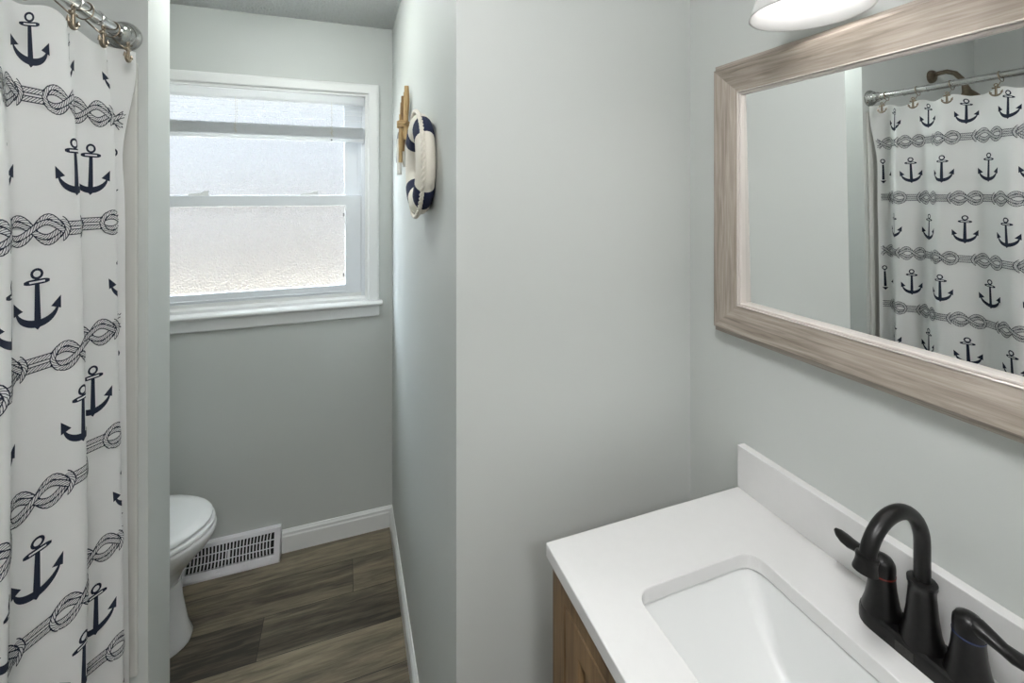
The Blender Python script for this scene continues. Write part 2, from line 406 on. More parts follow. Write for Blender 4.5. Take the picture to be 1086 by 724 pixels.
# lower sash in front
lo = B(); frame4(lo, 'XZ', (SX0, SX1, 1.150, 1.628), (-0.76, 0.0, 1.196, 1.579), YW + 0.026, YW + 0.058)
lsash = obj('lower_sash', lo, M['vinyl'], win, bevel=0.003)
pane(-0.765, 0.005, YW + 0.040, YW + 0.045, 1.19, 1.585, lsash, 'frosted lower pane')
bm = B(); box(bm, -0.77, 0.01, YW + 0.020, YW + 0.027, 1.163, 1.170); obj('lift_rail', bm, M['vinyl'], lsash, bevel=0.002)
bm = B()
for z in (1.245, 1.535): box(bm, -0.010, -0.003, YW + 0.020, YW + 0.028, z - 0.008, z + 0.008)
obj('vent_latch', bm, plain('grey_latch', srgb(150, 150, 152), 0.4), lsash, bevel=0.001)
for x in (-0.604, -0.157):
    bm = B(); box(bm, x - 0.040, x + 0.040, YW + 0.030, YW + 0.056, 1.628, 1.634)
    prism(bm, [(x - 0.038, 1.634), (x + 0.036, 1.634), (x + 0.038, 1.650), (x + 0.018, 1.649), (x + 0.006, 1.641), (x - 0.036, 1.638)], 'XZ', YW + 0.034, YW + 0.050)
    obj('sash_lock', bm, M['trim'], lsash, bevel=0.0015)
# sloping sill, stool and apron
bm = B(); prism(bm, [(YW + 0.004, 1.118), (YW + 0.100, 1.140), (YW + 0.100, 1.155), (YW + 0.022, 1.155), (YW + 0.022, 1.140), (YW + 0.004, 1.132)], 'YZ', WX0 + 0.002, WX1 - 0.002); obj('sill', bm, M['trim'], win)
bm = B(); prism(bm, [(YW + 0.10, 1.098), (YW - 0.034, 1.098), (YW - 0.041, 1.102), (YW - 0.044, 1.1085), (YW - 0.041, 1.115), (YW - 0.034, 1.119), (YW + 0.10, 1.119)], 'YZ', CX0 - 0.014, CX1 + 0.014); obj('stool', bm, M['trim'], win, bevel=0.002)
bm = B(); prism(bm, [(YW, 1.0415), (YW - 0.013, 1.0415), (YW - 0.017, 1.047), (YW - 0.017, 1.098), (YW, 1.098)], 'YZ', CX0, CX1); obj('apron', bm, M['trim'], win)
# invented yard that tones the frosted panes: pale concrete and a grey wall
bm = B(); box(bm, -14, 14, YW + 0.2, 14, -0.3, -0.2); struct('ground_outside', bm, M['concrete'], 'added pale concrete yard outside the window', 'ground')
bm = B(); box(bm, -14, 14, 9.0, 9.2, -0.25, 1.65); struct('wall_outside', bm, M['siding'], 'added grey wall outside the window', 'wall')

YBL = YW + 0.011
# blind, raised
bl = thing('window_blind', 'white slatted blind raised to the top of the frosted window', 'blind', (-0.38, YW + 0.01, 2.10))
BX0, BX1 = WX0 + 0.016, WX1 - 0.016
bm = B(); prism(bm, [(YBL - 0.016, 2.060), (YBL - 0.020, 2.070), (YBL - 0.020, 2.098), (YBL - 0.014, 2.103), (YBL + 0.012, 2.103), (YBL + 0.012, 2.060)], 'YZ', BX0, BX1); obj('headrail', bm, M['slat'], bl, bevel=0.001)
bm = B(); lathe(bm, (-0.06, YBL - 0.012, 2.105), [(0.0001, 0), (0.018, 0.0), (0.018, 0.002), (0.0001, 0.002)], 20, 'Z'); box(bm, -0.078, -0.042, YBL - 0.024, YBL - 0.020, 2.102, 2.105)
obj('valance_clip', bm, M['slat'], bl, bevel=0.001)
def slat(bm, z, tilt, y=YBL - 0.003, w=0.0250, th=0.0008):
    n = 4; lo_, hi_ = [], []
    for i in range(n + 1):
        t = (i / n - 0.5) * w; c = 0.0018 * (1 - (2 * i / n - 1) ** 2)
        lo_.append((y + t * math.cos(tilt) - c * math.sin(tilt), z + t * math.sin(tilt) + c * math.cos(tilt)))
    poly = lo_ + [(a, b - th) for a, b in reversed(lo_)]
    prism(bm, poly, 'YZ', BX0 + 0.004, BX1 - 0.004)
bm = B()
for z in (2.047, 2.030, 2.012, 1.986): slat(bm, z, 0.10)
for k in range(19): slat(bm, 1.9045 + 0.0027 * k, 0.02 * ((k * 7) % 5 - 2), th=0.0015)
obj('slats', bm, M['slat'], bl)
bm = B(); prism(bm, [(YBL - 0.017, 1.888), (YBL - 0.014, 1.884), (YBL + 0.008, 1.884), (YBL + 0.011, 1.888), (YBL + 0.011, 1.900), (YBL - 0.017, 1.900)], 'YZ', BX0 + 0.002, BX1 - 0.002); obj('bottom_rail', bm, M['slat'], bl, bevel=0.001)
for x in (-0.43 - 0.25 - 0.05, -0.455, -0.135 + 0.075):
    bm = B()
    for dy in (-0.019, 0.011): tube(bm, [(x, YBL + dy, 2.07), (x + 0.001, YBL + dy, 1.99), (x, YBL + dy, 1.956)], 0.0008, 6)
    for k in range(7):
        a = random.uniform(-1, 1)
        tube(bm, [(x + 0.002 * a, YBL - 0.018, 1.955 - 0.006 * k), (x + 0.008 * a, YBL - 0.022, 1.950 - 0.007 * k), (x - 0.006 * a, YBL - 0.021, 1.945 - 0.007 * k)], 0.0009, 6)
    obj('ladder_cord', bm, M['rope'], bl, smooth=True)
bm = B(); lathe(bm, (-0.06, YBL - 0.020, 1.890), [(0.0001, -0.002), (0.004, -0.001), (0.004, 0.002), (0.0001, 0.003)], 12, 'Y'); obj('cord_button', bm, plain('grey_button', srgb(120, 122, 126), 0.5), bl)

# ------------------------------------------------------------------ floor register
rg = thing('floor_register', 'white slotted metal baseboard heat register under the window', 'register', (-0.46, YW, 0))
RX0, RX1, RT, RB_, RZ = -0.655, -0.272, 0.020, 0.062, 0.130
def rpt(u, v, off=0.0):   # u across, v up the sloping face
    y = YW - (RB_ + (RT - RB_) * v) ; z = 0.010 + (RZ - 0.012) * v
    n = Vector((0, -(RZ - 0.012), (RB_ - RT))).normalized()
    return Vector((RX0 + (RX1 - RX0) * u, y, z)) + n * off
bm = B()  # hollow body: ends, top and the sloping face plate with an opening
prism(bm, [(YW, 0), (YW - RB_, 0), (YW - RB_, 0.010), (YW - RT, RZ - 0.002), (YW, RZ)], 'YZ', RX0, RX0 + 0.004)
prism(bm, [(YW, 0), (YW - RB_, 0), (YW - RB_, 0.010), (YW - RT, RZ - 0.002), (YW, RZ)], 'YZ', RX1 - 0.004, RX1)
prism(bm, [(YW, RZ - 0.004), (YW - RT, RZ - 0.006), (YW - RT, RZ - 0.002), (YW, RZ)], 'YZ', RX0, RX1)
prism(bm, [(YW, 0), (YW - RB_, 0), (YW - RB_, 0.010), (YW, 0.010)], 'YZ', RX0, RX1)
u0, u1, v0, v1 = 0.06, 0.93, 0.20, 0.88
for (a, b, c, d) in ((0, 1, 0, v0), (0, 1, v1, 1), (0, u0, v0, v1), (u1, 1, v0, v1)):
    loft(bm, [[rpt(a, c), rpt(b, c), rpt(b, d), rpt(a, d)], [rpt(a, c, -0.002), rpt(b, c, -0.002), rpt(b, d, -0.002), rpt(a, d, -0.002)]])
obj('housing', bm, M['register'], rg)
bm = B()  # bowed vertical bars, paired crossbars
NB = 25
for k in range(1, NB):
    u = u0 + (u1 - u0) * k / NB; bow = 0.008 * math.cos(PI * (k / NB)) 
    pts = [rpt(u + bow * (1 - (2 * t - 1) ** 2), v0 + (v1 - v0) * t, -0.001) for t in [i / 8 for i in range(9)]]
    loft(bm, [[p + Vector((-0.0024, 0, 0)), p + Vector((0.0024, 0, 0)), p + Vector((0.0024, 0.004, 0.001)), p + Vector((-0.0024, 0.004, 0.001))] for p in pts])
for v in (0.42, 0.66):
    a, b = rpt(u0, v - 0.012, 0.0), rpt(u1, v - 0.012, 0.0); c, d = rpt(u1, v + 0.012, 0.0), rpt(u0, v + 0.012, 0.0); nn = rpt(0, 0, -0.003) - rpt(0, 0)
    loft(bm, [[a, b, c, d], [a + nn, b + nn, c + nn, d + nn]])
obj('grille', bm, M['register'], rg)
bm = B(); loft(bm, [[rpt(u0, v0, -0.018), rpt(u1, v0, -0.018), rpt(u1, v1, -0.012), rpt(u0, v1, -0.012)], [rpt(u0, v0, -0.020), rpt(u1, v0, -0.020), rpt(u1, v1, -0.014), rpt(u0, v1, -0.014)]]); obj('damper', bm, M['dark'], rg, label='dark damper behind the grille')
for u in (0.10, 0.37, 0.64, 0.89):
    bm = B(); a = 0.030
    loft(bm, [[rpt(u - a, 0.02, 0.0), rpt(u + a, 0.02, 0.0), rpt(u + a * 0.8, 0.11, 0.0), rpt(u - a * 0.8, 0.11, 0.0)], [rpt(u - a, 0.02, 0.005), rpt(u + a, 0.02, 0.005), rpt(u + a * 0.7, 0.09, 0.003), rpt(u - a * 0.7, 0.09, 0.003)]])
    obj('tab', bm, M['register'], rg)
bm = B(); p = rpt(0.47, 0.54, 0.004); tube(bm, [rpt(0.47, 0.40, 0.003), rpt(0.47, 0.68, 0.003)], 0.0035, 8); obj('damper_lever', bm, M['register'], rg)

# ------------------------------------------------------------------ toilet
TY = 1.985
tl = thing('toilet', 'white toilet with closed lid beside the partition', 'toilet', (-0.80, TY, 0))
def egg(xb, xf, hw, z, n=40, sq=2.0):
    """outline with its blunt end at xb (back) and rounded tip at xf (front)"""
    P = []; xc = xb + (xf - xb) * 0.46
    for i in range(n):
        t = 2 * PI * i / n; c, s = math.cos(t), math.sin(t)
        e = 2.0 if c > 0 else 2.6
        x = xc + (abs(c) ** (2 / e)) * (1 if c > 0 else -1) * ((xf - xc) if c > 0 else (xc - xb))
        y = TY + (abs(s) ** (2 / e)) * (1 if s > 0 else -1) * hw
        P.append((x, y, z))
    return P
bm = B()
loft(bm, [egg(-1.02, -0.535, 0.120, 0.0), egg(-1.02, -0.530, 0.122, 0.02), egg(-1.015, -0.545, 0.114, 0.06), egg(-1.01, -0.562, 0.106, 0.16), egg(-1.01, -0.566, 0.105, 0.225)])
obj('pedestal', bm, M['china'], tl, smooth=True, auto=60)
bm = B()
loft(bm, [egg(-1.00, -0.575, 0.100, 0.222), egg(-1.00, -0.556, 0.110, 0.262), egg(-0.99, -0.522, 0.140, 0.300), egg(-0.98, -0.484, 0.166, 0.340), egg(-0.975, -0.462, 0.180, 0.370), egg(-0.97, -0.454, 0.186, 0.392), egg(-0.97, -0.456, 0.185, 0.402), egg(-0.968, -0.462, 0.180, 0.406)])
obj('bowl', bm, M['china'], tl, smooth=True, auto=60)
bm = B(); box(bm, -1.21, -0.93, TY - 0.11, TY + 0.11, 0.24, 0.404); obj('tank_shelf', bm, M['china'], tl, bevel=0.02, seg=3)
bm = B(); loft(bm, [egg(-0.925, -0.466, 0.178, 0.407), egg(-0.925, -0.460, 0.184, 0.411), egg(-0.925, -0.460, 0.184, 0.420), egg(-0.925, -0.464, 0.181, 0.424)]); obj('seat', bm, M['plastic'], tl, smooth=True, auto=50)
bm = B(); loft(bm, [egg(-0.935, -0.476, 0.174, 0.427), egg(-0.935, -0.469, 0.182, 0.431), egg(-0.935, -0.469, 0.182, 0.439), egg(-0.935, -0.478, 0.175, 0.446), egg(-0.92, -0.51, 0.15, 0.449), egg(-0.85, -0.62, 0.07, 0.451)]); obj('lid', bm, M['plastic'], tl, smooth=True, auto=50)
for s in (-1, 1):
    bm = B(); tube(bm, [(-0.945, TY + s * 0.075 - 0.02, 0.432), (-0.945, TY + s * 0.075 + 0.02, 0.432)], 0.014, 14); obj('hinge', bm, M['plastic'], tl, smooth=True, auto=40)
    bm = B(); lathe(bm, (-0.80, TY + s * 0.128, 0.0), [(0.016, 0), (0.016, 0.012), (0.010, 0.022), (0.001, 0.025)], 16); obj('bolt_cap', bm, M['china'], tl, smooth=True, auto=40)
tank = B(); loft(tank, [[(x, y, z) for x, y in rrect(-1.235 + e, -1.035 - e, TY - 0.22 + e, TY + 0.22 - e, 0.03)] for z, e in ((0.405, 0.012), (0.44, 0.004), (0.745, 0.0))]); tk = obj('tank', tank, M['china'], tl, smooth=True, auto=50)
bm = B(); loft(bm, [[(x, y, z) for x, y in rrect(-1.240 + e, -1.028 - e, TY - 0.228 + e, TY + 0.228 - e, 0.03)] for z, e in ((0.746, 0.0), (0.768, 0.0), (0.778, 0.008))]); obj('tank_lid', bm, M['china'], tl, smooth=True, auto=50)
bm = B(); lathe(bm, (-1.037, TY - 0.16, 0.70), [(0.012, 0), (0.012, 0.012)], 16, 'X'); tube(bm, [(-1.022, TY - 0.16, 0.70), (-1.018, TY - 0.12, 0.697), (-1.018, TY - 0.085, 0.692)], [0.006, 0.005, 0.006], 10); obj('flush_lever', bm, M['chrome'], tl, smooth=True, auto=40)

# ------------------------------------------------------------------ bathtub, shower arm
tb = thing('bathtub', 'white alcove bathtub behind the anchor curtain', 'bathtub', (-0.88, 0.5, 0))
TX0, TX1, TY0, TY1 = XL + 0.004, -0.545, YB + 0.005, PY0 - 0.012
bm = B()
def trr(e, z, r): return [(x, y, z) for x, y in rrect(TX0 + e, TX1 - e, TY0 + e, TY1 - e, r)]
loft(bm, [trr(0.0, 0.0, 0.01), trr(0.0, 0.44, 0.01), trr(0.006, 0.452, 0.015), trr(0.065, 0.452, 0.08), trr(0.080, 0.440, 0.09), trr(0.11, 0.20, 0.11), trr(0.15, 0.12, 0.12)]); obj('shell', bm, M['china'], tb, smooth=True, auto=40)
bm = B(); lathe(bm, (-0.9, 1.0, 0.1195), [(0.03, 0), (0.03, 0.004), (0.02, 0.006)], 20); obj('drain', bm, M['chrome'], tb, smooth=True, auto=40)
sh = thing('showerhead', 'curved nickel shower arm with flange seen in the mirror above the curtain', 'shower head', (-0.906, PY0, 2.12))
bm = B(); lathe(bm, (-0.906, PY0 - 0.014, 2.12), [(0.012, -0.004), (0.026, 0.0), (0.030, 0.008), (0.030, 0.014)], 24, 'Y'); obj('flange', bm, M['bronze'], sh, smooth=True, auto=40)
bm = B(); tube(bm, [(-0.906, PY0 - 0.002, 2.12), (-0.906, PY0 - 0.030, 2.129), (-0.906, PY0 - 0.060, 2.130), (-0.906, PY0 - 0.090, 2.115), (-0.906, PY0 - 0.112, 2.085), (-0.906, PY0 - 0.122, 2.055)], 0.0100, 14); obj('arm', bm, M['bronze'], sh, smooth=True)
bm = B(); d = Vector((0, -0.25, -0.97)).normalized(); p = Vector((-0.906, PY0 - 0.122, 2.055)); u, v = frame_of(d)
loft(bm, [circle(p + d * h, r, (u, v), 24) for r, h in ((0.011, -0.004), (0.013, 0.010), (0.016, 0.026), (0.034, 0.056), (0.037, 0.066), (0.033, 0.070))]); obj('head', bm, M['bronze'], sh, smooth=True, auto=50)

# ------------------------------------------------------------------ curtain rod, hooks, curtain
RXR, RZR = -0.478, 2.004
rd = thing('curtain_rod', 'shiny nickel shower rod with stepped flange on the partition', 'curtain rod', (RXR, PY0, RZR))
bm = B(); tube(bm, [(RXR, YB + 0.01, RZR), (RXR, 0.60, RZR)], 0.0145, 20); tube(bm, [(RXR, 0.59, RZR), (RXR, PY0 - 0.012, RZR)], 0.0125, 20)
obj('pole', bm, M['chrome'], rd, smooth=True, auto=40)
for y in (0.60, 1.005, 1.085, 1.165, 1.235):
    bm = B(); lathe(bm, (RXR, y, RZR), [(0.0124, -0.002), (0.0142, -0.001), (0.0142, 0.001), (0.0124, 0.002)], 20, 'Y'); obj('seam_ring', bm, M['chrome'], rd, smooth=True, auto=40)
for y, s in ((PY0, -1), (YB, 1)):
    bm = B(); lathe(bm, (RXR, y + s * 0.0005, RZR), [(0.034, 0), (0.034, s * 0.006), (0.031, s * 0.009), (0.030, s * 0.012), (0.027, s * 0.014), (0.026, s * 0.020), (0.022, s * 0.024), (0.021, s * 0.034), (0.018, s * 0.038), (0.0165, s * 0.046), (0.0135, s * 0.048)], 32, 'Y')
    obj('flange', bm, M['chrome'], rd, smooth=True, auto=30)

CRESTS = [-0.43, -0.245, -0.06, 0.125, 0.31, 0.49, 0.665, 0.845, 1.040, 1.192, 1.274, 1.36]
HOOKS = [1.228, 1.119, 1.013, 0.879, 0.745, 0.61, 0.475, 0.34, 0.205, 0.07, -0.065, -0.18]
ZT, ZB_, Y_A, Y_E = 1.966, 0.20, -0.23, 1.262
def fold_x(y, z):
    k = 0
    while k < len(CRESTS) - 2 and y > CRESTS[k + 1]: k += 1
    t = (y - CRESTS[k]) / (CRESTS[k + 1] - CRESTS[k])
    w = 0.5 + 0.5 * math.cos(2 * PI * t)
    w = w ** 1.15 * 0.92 + 0.08 * (0.5 + 0.5 * math.cos(6 * PI * t))
    amp = 0.047 * (0.55 + 0.45 * smooth((2.0 - z) / 0.35)) * (1 + 0.10 * math.sin(3.1 * z + 5 * y))
    if y > 1.192: amp *= 0.55 + 0.45 * smooth((1.95 - z) / 0.4)
    return -0.496 + amp * w
def surf(y, z):
    """curtain surface: nominal y along the rod, height z"""
    yy = y; x = fold_x(y, z)
    yy += 0.010 * math.sin(2.3 * z + 11 * y) * smooth((1.9 - z) / 0.6) * smooth((1.24 - y) / 0.1)
    e = smooth((y - 1.222) / 0.04) * smooth((z - 1.70) / 0.24)          # free corner turned into the room
    x += 0.034 * e; yy += 0.016 * e
    zz = z
    if z > 1.86:                                                        # scallops between the hooks
        f = smooth((z - 1.86) / (ZT - 1.86)); dmin = min(abs(y - h) for h in HOOKS)
        zz -= 0.016 * f * smooth(dmin / 0.055)
        if y > 1.235: zz += 0.012 * f * smooth((y - 1.235) / 0.03)
    return Vector((x, yy, zz))
# arc length along the cloth at mid height
YS = [Y_A + (Y_E - Y_A) * i / 1500 for i in range(1501)]; SS = [0.0]
for i in range(1500): SS.append(SS[-1] + math.hypot(YS[i + 1] - YS[i], fold_x(YS[i + 1], 1.4) - fold_x(YS[i], 1.4)))
def y_of(s):
    if s <= 0: return Y_A
    if s >= SS[-1]: return Y_E
    lo_, hi_ = 0, 1500
    while hi_ - lo_ > 1:
        md = (lo_ + hi_) // 2
        if SS[md] <= s: lo_ = md
        else: hi_ = md
    t = (s - SS[lo_]) / (SS[hi_] - SS[lo_]); return YS[lo_] + t * (YS[hi_] - YS[lo_])
def s_of(y): 
    i = max(0, min(1499, int((y - Y_A) / (Y_E - Y_A) * 1500))); return SS[i]
cu = thing('shower_curtain', 'white shower curtain printed with navy anchors and knotted ropes', 'shower curtain', (-0.47, 0.5, 0))
bm = B(); NY = 520; zs = [ZB_ + (1.84 - ZB_) * i / 60 for i in range(61)] + [1.84 + (ZT - 1.84) * i / 24 for i in range(1, 25)]
grid = [[bm.verts.new(surf(Y_A + (Y_E - Y_A) * i / NY, z)) for i in range(NY + 1)] for z in zs]
for a in range(len(zs) - 1):
    for i in range(NY): bm.faces.new((grid[a][i], grid[a][i + 1], grid[a + 1][i + 1], grid[a + 1][i]))
def cpt(s, z, off):
    y = y_of(s); p = surf(y, z); e = 0.0015
    n = (surf(min(y + e, Y_E), z) - surf(max(y - e, Y_A), z)).cross(surf(y, z + 0.002) - surf(y, z - 0.002))
    if n.x < 0: n = -n
    return p + n.normalized() * off
SMAX = SS[-1] - 0.004
def strip(path, widths, mi, off, closed=False, cols=None):
    """ribbon of cloth print along a path in (s, z)"""
    N = len(path); rows = []
    if isinstance(widths, (int, float)): widths = [widths] * N
    mw = max(widths); k = cols or max(1, math.ceil(mw / 0.004))
    for i, (s, z) in enumerate(path):
        a = path[i - 1] if (i > 0 or closed) else path[i]; b = path[(i + 1) % N] if (i < N - 1 or closed) else path[i]
        dx, dz = b[0] - a[0], b[1] - a[1]; L = math.hypot(dx, dz) or 1; nx, nz = -dz / L, dx / L
        r = []
        for j in range(k + 1):
            t = (j / k - 0.5) * widths[i]; ss, z2 = s + nx * t, z + nz * t
            if ss < 0.004 or ss > SMAX or z2 > ZT - 0.004 or z2 < ZB_ + 0.004: return
            r.append((ss, z2))
        rows.append(r)
    V = [[bm.verts.new(cpt(s, z, off)) for s, z in r] for r in rows]
    for i in range(N if closed else N - 1):
        for j in range(k):
            f = bm.faces.new((V[i][j], V[i][j + 1], V[(i + 1) % N][j + 1], V[(i + 1) % N][j])); f.material_index = mi
def lerp_path(P, step=0.004):
    out = [P[0]]
    for a, b in zip(P, P[1:]):
        n = max(1, math.ceil(math.hypot(b[0] - a[0], b[1] - a[1]) / step))
        out += [(a[0] + (b[0] - a[0]) * i / n, a[1] + (b[1] - a[1]) * i / n) for i in range(1, n + 1)]
    return out
O1 = 0.0006
def anchor(s, z, k=1.0, tilt=0.0):
    T = lambda x, y: (s + k * (x + tilt * y), z + k * (y - tilt * x))
    strip([T(0.0078 * math.cos(a), 0.041 + 0.0078 * math.sin(a)) for a in [2 * PI * i / 14 for i in range(14)]], 0.0042 * k, 1, O1, True, 1)
    st = lerp_path([T(-0.0195, 0.0265), T(0.0195, 0.0275)]); n = len(st)
    strip(st, [k * 0.0092 * min(1, 0.45 + 1.2 * math.sqrt(max(0, min(i, n - 1 - i) / n))) for i in range(n)], 1, O1)
    strip(st[2:-2], 0.0030 * k, 0, O1 + 0.0004)
    strip(lerp_path([T(0, 0.033), T(0, -0.040)]), [k * (0.0065 + 0.0035 * i / 19) for i in range(len(lerp_path([T(0, 0.033), T(0, -0.040)])))], 1, O1)
    arc = [T(0.033 * math.sin(a), -0.012 - 0.034 * math.cos(a)) for a in [math.radians(-74 + 148 * i / 22) for i in range(23)]]
    strip(arc, [k * (0.0025 + 0.0105 * math.sin(PI * i / 22)) for i in range(23)], 1, O1)
    for q in (-1, 1):
        p = lerp_path([T(q * 0.0285, -0.0235), T(q * 0.0365, -0.0035)]); n = len(p)
        strip(p, [k * 0.0165 * (1 - i / (n - 1)) + 0.0003 for i in range(n)], 1, O1)
    p = lerp_path([T(0, -0.044), T(0, -0.0565)]); n = len(p)
    strip(p, [k * 0.022 * (1 - i / (n - 1)) + 0.0003 for i in range(n)], 1, O1)
def cord(path, w, off):
    path = [p for p in path if 0.011 < p[0] < SMAX - 0.007]
    if len(path) < 3: return
    strip(path, w, 0, off, cols=2)
    N = len(path)
    def sh_(o):
        r = []
        for i, (s, z) in enumerate(path):
            a = path[max(0, i - 1)]; b = path[min(N - 1, i + 1)]; dx, dz = b[0] - a[0], b[1] - a[1]; L = math.hypot(dx, dz) or 1
            r.append((s - dz / L * o, z + dx / L * o))
        return r
    up_, dn_ = sh_(w / 2), sh_(-w / 2)
    strip(up_, 0.0017, 1, off + 0.0003, cols=1); strip(dn_, 0.0017, 1, off + 0.0003, cols=1)
    for i in range(0, N - 2):
        strip([dn_[i], path[i + 1], up_[i + 2]], 0.0010, 1, off + 0.0003, cols=1)
PITCH = (s_of(1.25) - s_of(0.915)) / 3.0
S_A = s_of(0.915)
ROPE_Z = [1.806 - 0.2235 * k for k in range(8)]
for k in range(-1, 8):
    z0 = 1.806 - 0.2235 * k; ph = 0.0 if k % 2 == 0 else 0.5
    n0 = -int(S_A / PITCH) - 2
    for j in range(n0, 8):
        sc = S_A + (j + ph) * PITCH
        if sc < -0.1 or sc > SS[-1] + 0.1: continue
        anchor(sc, z0 - (0.112 if k >= 0 else 0.124), 0.96, 0.02 * math.sin(7 * j + 3 * k))
        if k < 0: continue
        kl = PITCH * 0.35                                               # half length of the knot
        st = 0.0056
        for q in (-1, 1):                                               # two straight strands to the next knot
            a, b = sc + kl, sc + PITCH - kl; n = int((b - a) / st)
            cord([(a + (b - a) * i / n, z0 + q * 0.0072) for i in range(n + 1)], 0.0092, O1)
        n = 20
        for lay, (q, am) in enumerate(((1, 0.0225), (-1, 0.0225), (1, 0.0110), (-1, 0.0110))):
            P = [(sc - kl + 2 * kl * i / n, z0 + q * am * math.sin(2 * PI * i / n) * (0.75 + 0.25 * math.sin(PI * i / n)) + q * 0.0072 * math.cos(2 * PI * i / n) * 0.9) for i in range(n + 1)]
            cord(P, 0.0086, O1 + 0.0004 * lay)
        for q in (-1, 1):                                               # rounded bights that close the lobes
            c = sc + q * kl * 0.98
            cord([(c - q * 0.004 * abs(math.sin(a)) + q * 0.008 * math.cos(a) - q * 0.006, z0 + 0.0185 * math.sin(a)) for a in [math.radians(-80 + 160 * i / 8) for i in range(9)]], 0.0080, O1 + 0.0018)
me_ = obj('cloth', bm, [M['cloth'], M['navy']], cu, smooth=True)

# hooks
def make_hook():
    y = HOOKS[0]
    h = thing('curtain_hook', 'bronze anchor hook nearest the partition on the curtain rod', 'curtain hook', (RXR, y, RZR), 'anchor hooks on the shower rod')
    bm = B(); n = 28; pts = []
    for i in range(n):
        a = 2 * PI * i / n; pts.append((RXR + 0.0150 * math.sin(a), y + 0.004 * math.cos(a), RZR - 0.0040 + 0.0185 * math.cos(a)))
    tube(bm, pts, 0.0013, 8, closed=True); obj('ring', bm, M['bronze'], h, smooth=True)
    xf = RXR + 0.030; zc = RZR - 0.054
    T = lambda a, b, d=0: Vector((xf + d, y + a, zc + b))
    bm = B()
    tube(bm, [T(0, 0.016), T(0, -0.016)], [0.0028, 0.0036], 10)
    tube(bm, [T(-0.010, 0.010), T(0.010, 0.010)], 0.0026, 10)
    tube(bm, [T(0.0045 * math.cos(a), 0.0195 + 0.0045 * math.sin(a)) for a in [2 * PI * i / 14 for i in range(14)]], 0.0017, 8, closed=True)
    tube(bm, [T(0.0155 * math.sin(a), -0.002 - 0.0145 * math.cos(a)) for a in [math.radians(-75 + 150 * i / 12) for i in range(13)]], [0.0014 + 0.0020 * math.sin(PI * i / 12) for i in range(13)], 10)
    for q in (-1, 1): tube(bm, [T(q * 0.0135, -0.0075), T(q * 0.0175, 0.0015)], [0.0042, 0.0004], 8)
    obj('anchor_ornament', bm, M['bronze'], h, smooth=True, auto=60)
    bm = B(); tube(bm, [(RXR + 0.002, y, RZR - 0.0225), (RXR + 0.016, y, RZR - 0.036), (xf, y, zc + 0.004)], 0.0014, 8); obj('shank', bm, M['bronze'], h, smooth=True)
    return h
def copy_tree(o, loc):
    c = o.copy(); C.objects.link(c); c.location = loc
    for ch in o.children:
        d = ch.copy(); C.objects.link(d); d.parent = c
    return c
hk = make_hook()
ORD = ['second', 'third', 'fourth', 'fifth', 'sixth', 'seventh', 'eighth', 'ninth', 'tenth', 'eleventh', 'twelfth']
for i, y in enumerate(HOOKS[1:6]):
    c = copy_tree(hk, (RXR, y, RZR)); c['label'] = 'bronze anchor hook, %s from the partition along the curtain rod' % ORD[i]

# ------------------------------------------------------------------ vanity cabinet, countertop, sink
VX0, VY0, VY1, VZ = 0.358, 0.020, 0.757, 0.972
va = thing('vanity_cabinet', 'brown oak vanity cabinet under the white countertop', 'vanity', ((VX0 + XM) / 2, 0.385, 0))
bm = B()
box(bm, VX0 + 0.02, XM - 0.002, VY0, VY0 + 0.016, 0.0, VZ); box(bm, VX0 + 0.02, XM - 0.002, VY1 - 0.016, VY1, 0.0, VZ)
box(bm, XM - 0.012, XM - 0.002, VY0, VY1, 0.09, VZ); box(bm, VX0 + 0.02, XM - 0.002, VY0, VY1, 0.09, 0.106); box(bm, VX0 + 0.07, VX0 + 0.085, VY0, VY1, 0.0, 0.09)
obj('carcass', bm, M['oak_z'], va)
bm = B(); frame4(bm, 'YZ', (VY0, VY1, 0.09, VZ), (VY0 + 0.048, VY1 - 0.048, 0.13, VZ - 0.043), VX0, VX0 + 0.020); obj('face_frame', bm, M['oak_z'], va, bevel=0.0015)
ym = (VY0 + VY1) / 2
for (a, b, hs) in ((ym + 0.0015, VY1 - 0.0505, 1), (VY0 + 0.0505, ym - 0.0015, -1)):
    dz0, dz1 = 0.1325, VZ - 0.0455
    bm = B(); r_ = 0.046
    loft_ = [((a, b, dz0, dz1), VX0 + 0.019), ((a, b, dz0, dz1), VX0 + 0.0015), ((a + 0.0015, b - 0.0015, dz0 + 0.0015, dz1 - 0.0015), VX0), ((a + r_, b - r_, dz0 + r_, dz1 - r_), VX0), ((a + r_ + 0.004, b - r_ - 0.004, dz0 + r_ + 0.004, dz1 - r_ - 0.004), VX0 + 0.004), ((a + r_ + 0.005, b - r_ - 0.005, dz0 + r_ + 0.005, dz1 - r_ - 0.005), VX0 + 0.0095)]
    loft(bm, [[(x, p, q) for p, q in ((r[0], r[2]), (r[1], r[2]), (r[1], r[3]), (r[0], r[3]))] for r, x in loft_])
    dr = obj('door', bm, M['oak_z'], va)
    bm = B(); yk = (a + 0.03) if hs > 0 else (b - 0.03)
    lathe(bm, (VX0 + 0.0005, yk, 0.72), [(0.006, 0.0), (0.005, -0.012), (0.013, -0.016), (0.013, -0.022), (0.004, -0.025)], 18, 'X'); obj('knob', bm, M['black'], dr, smooth=True, auto=40)

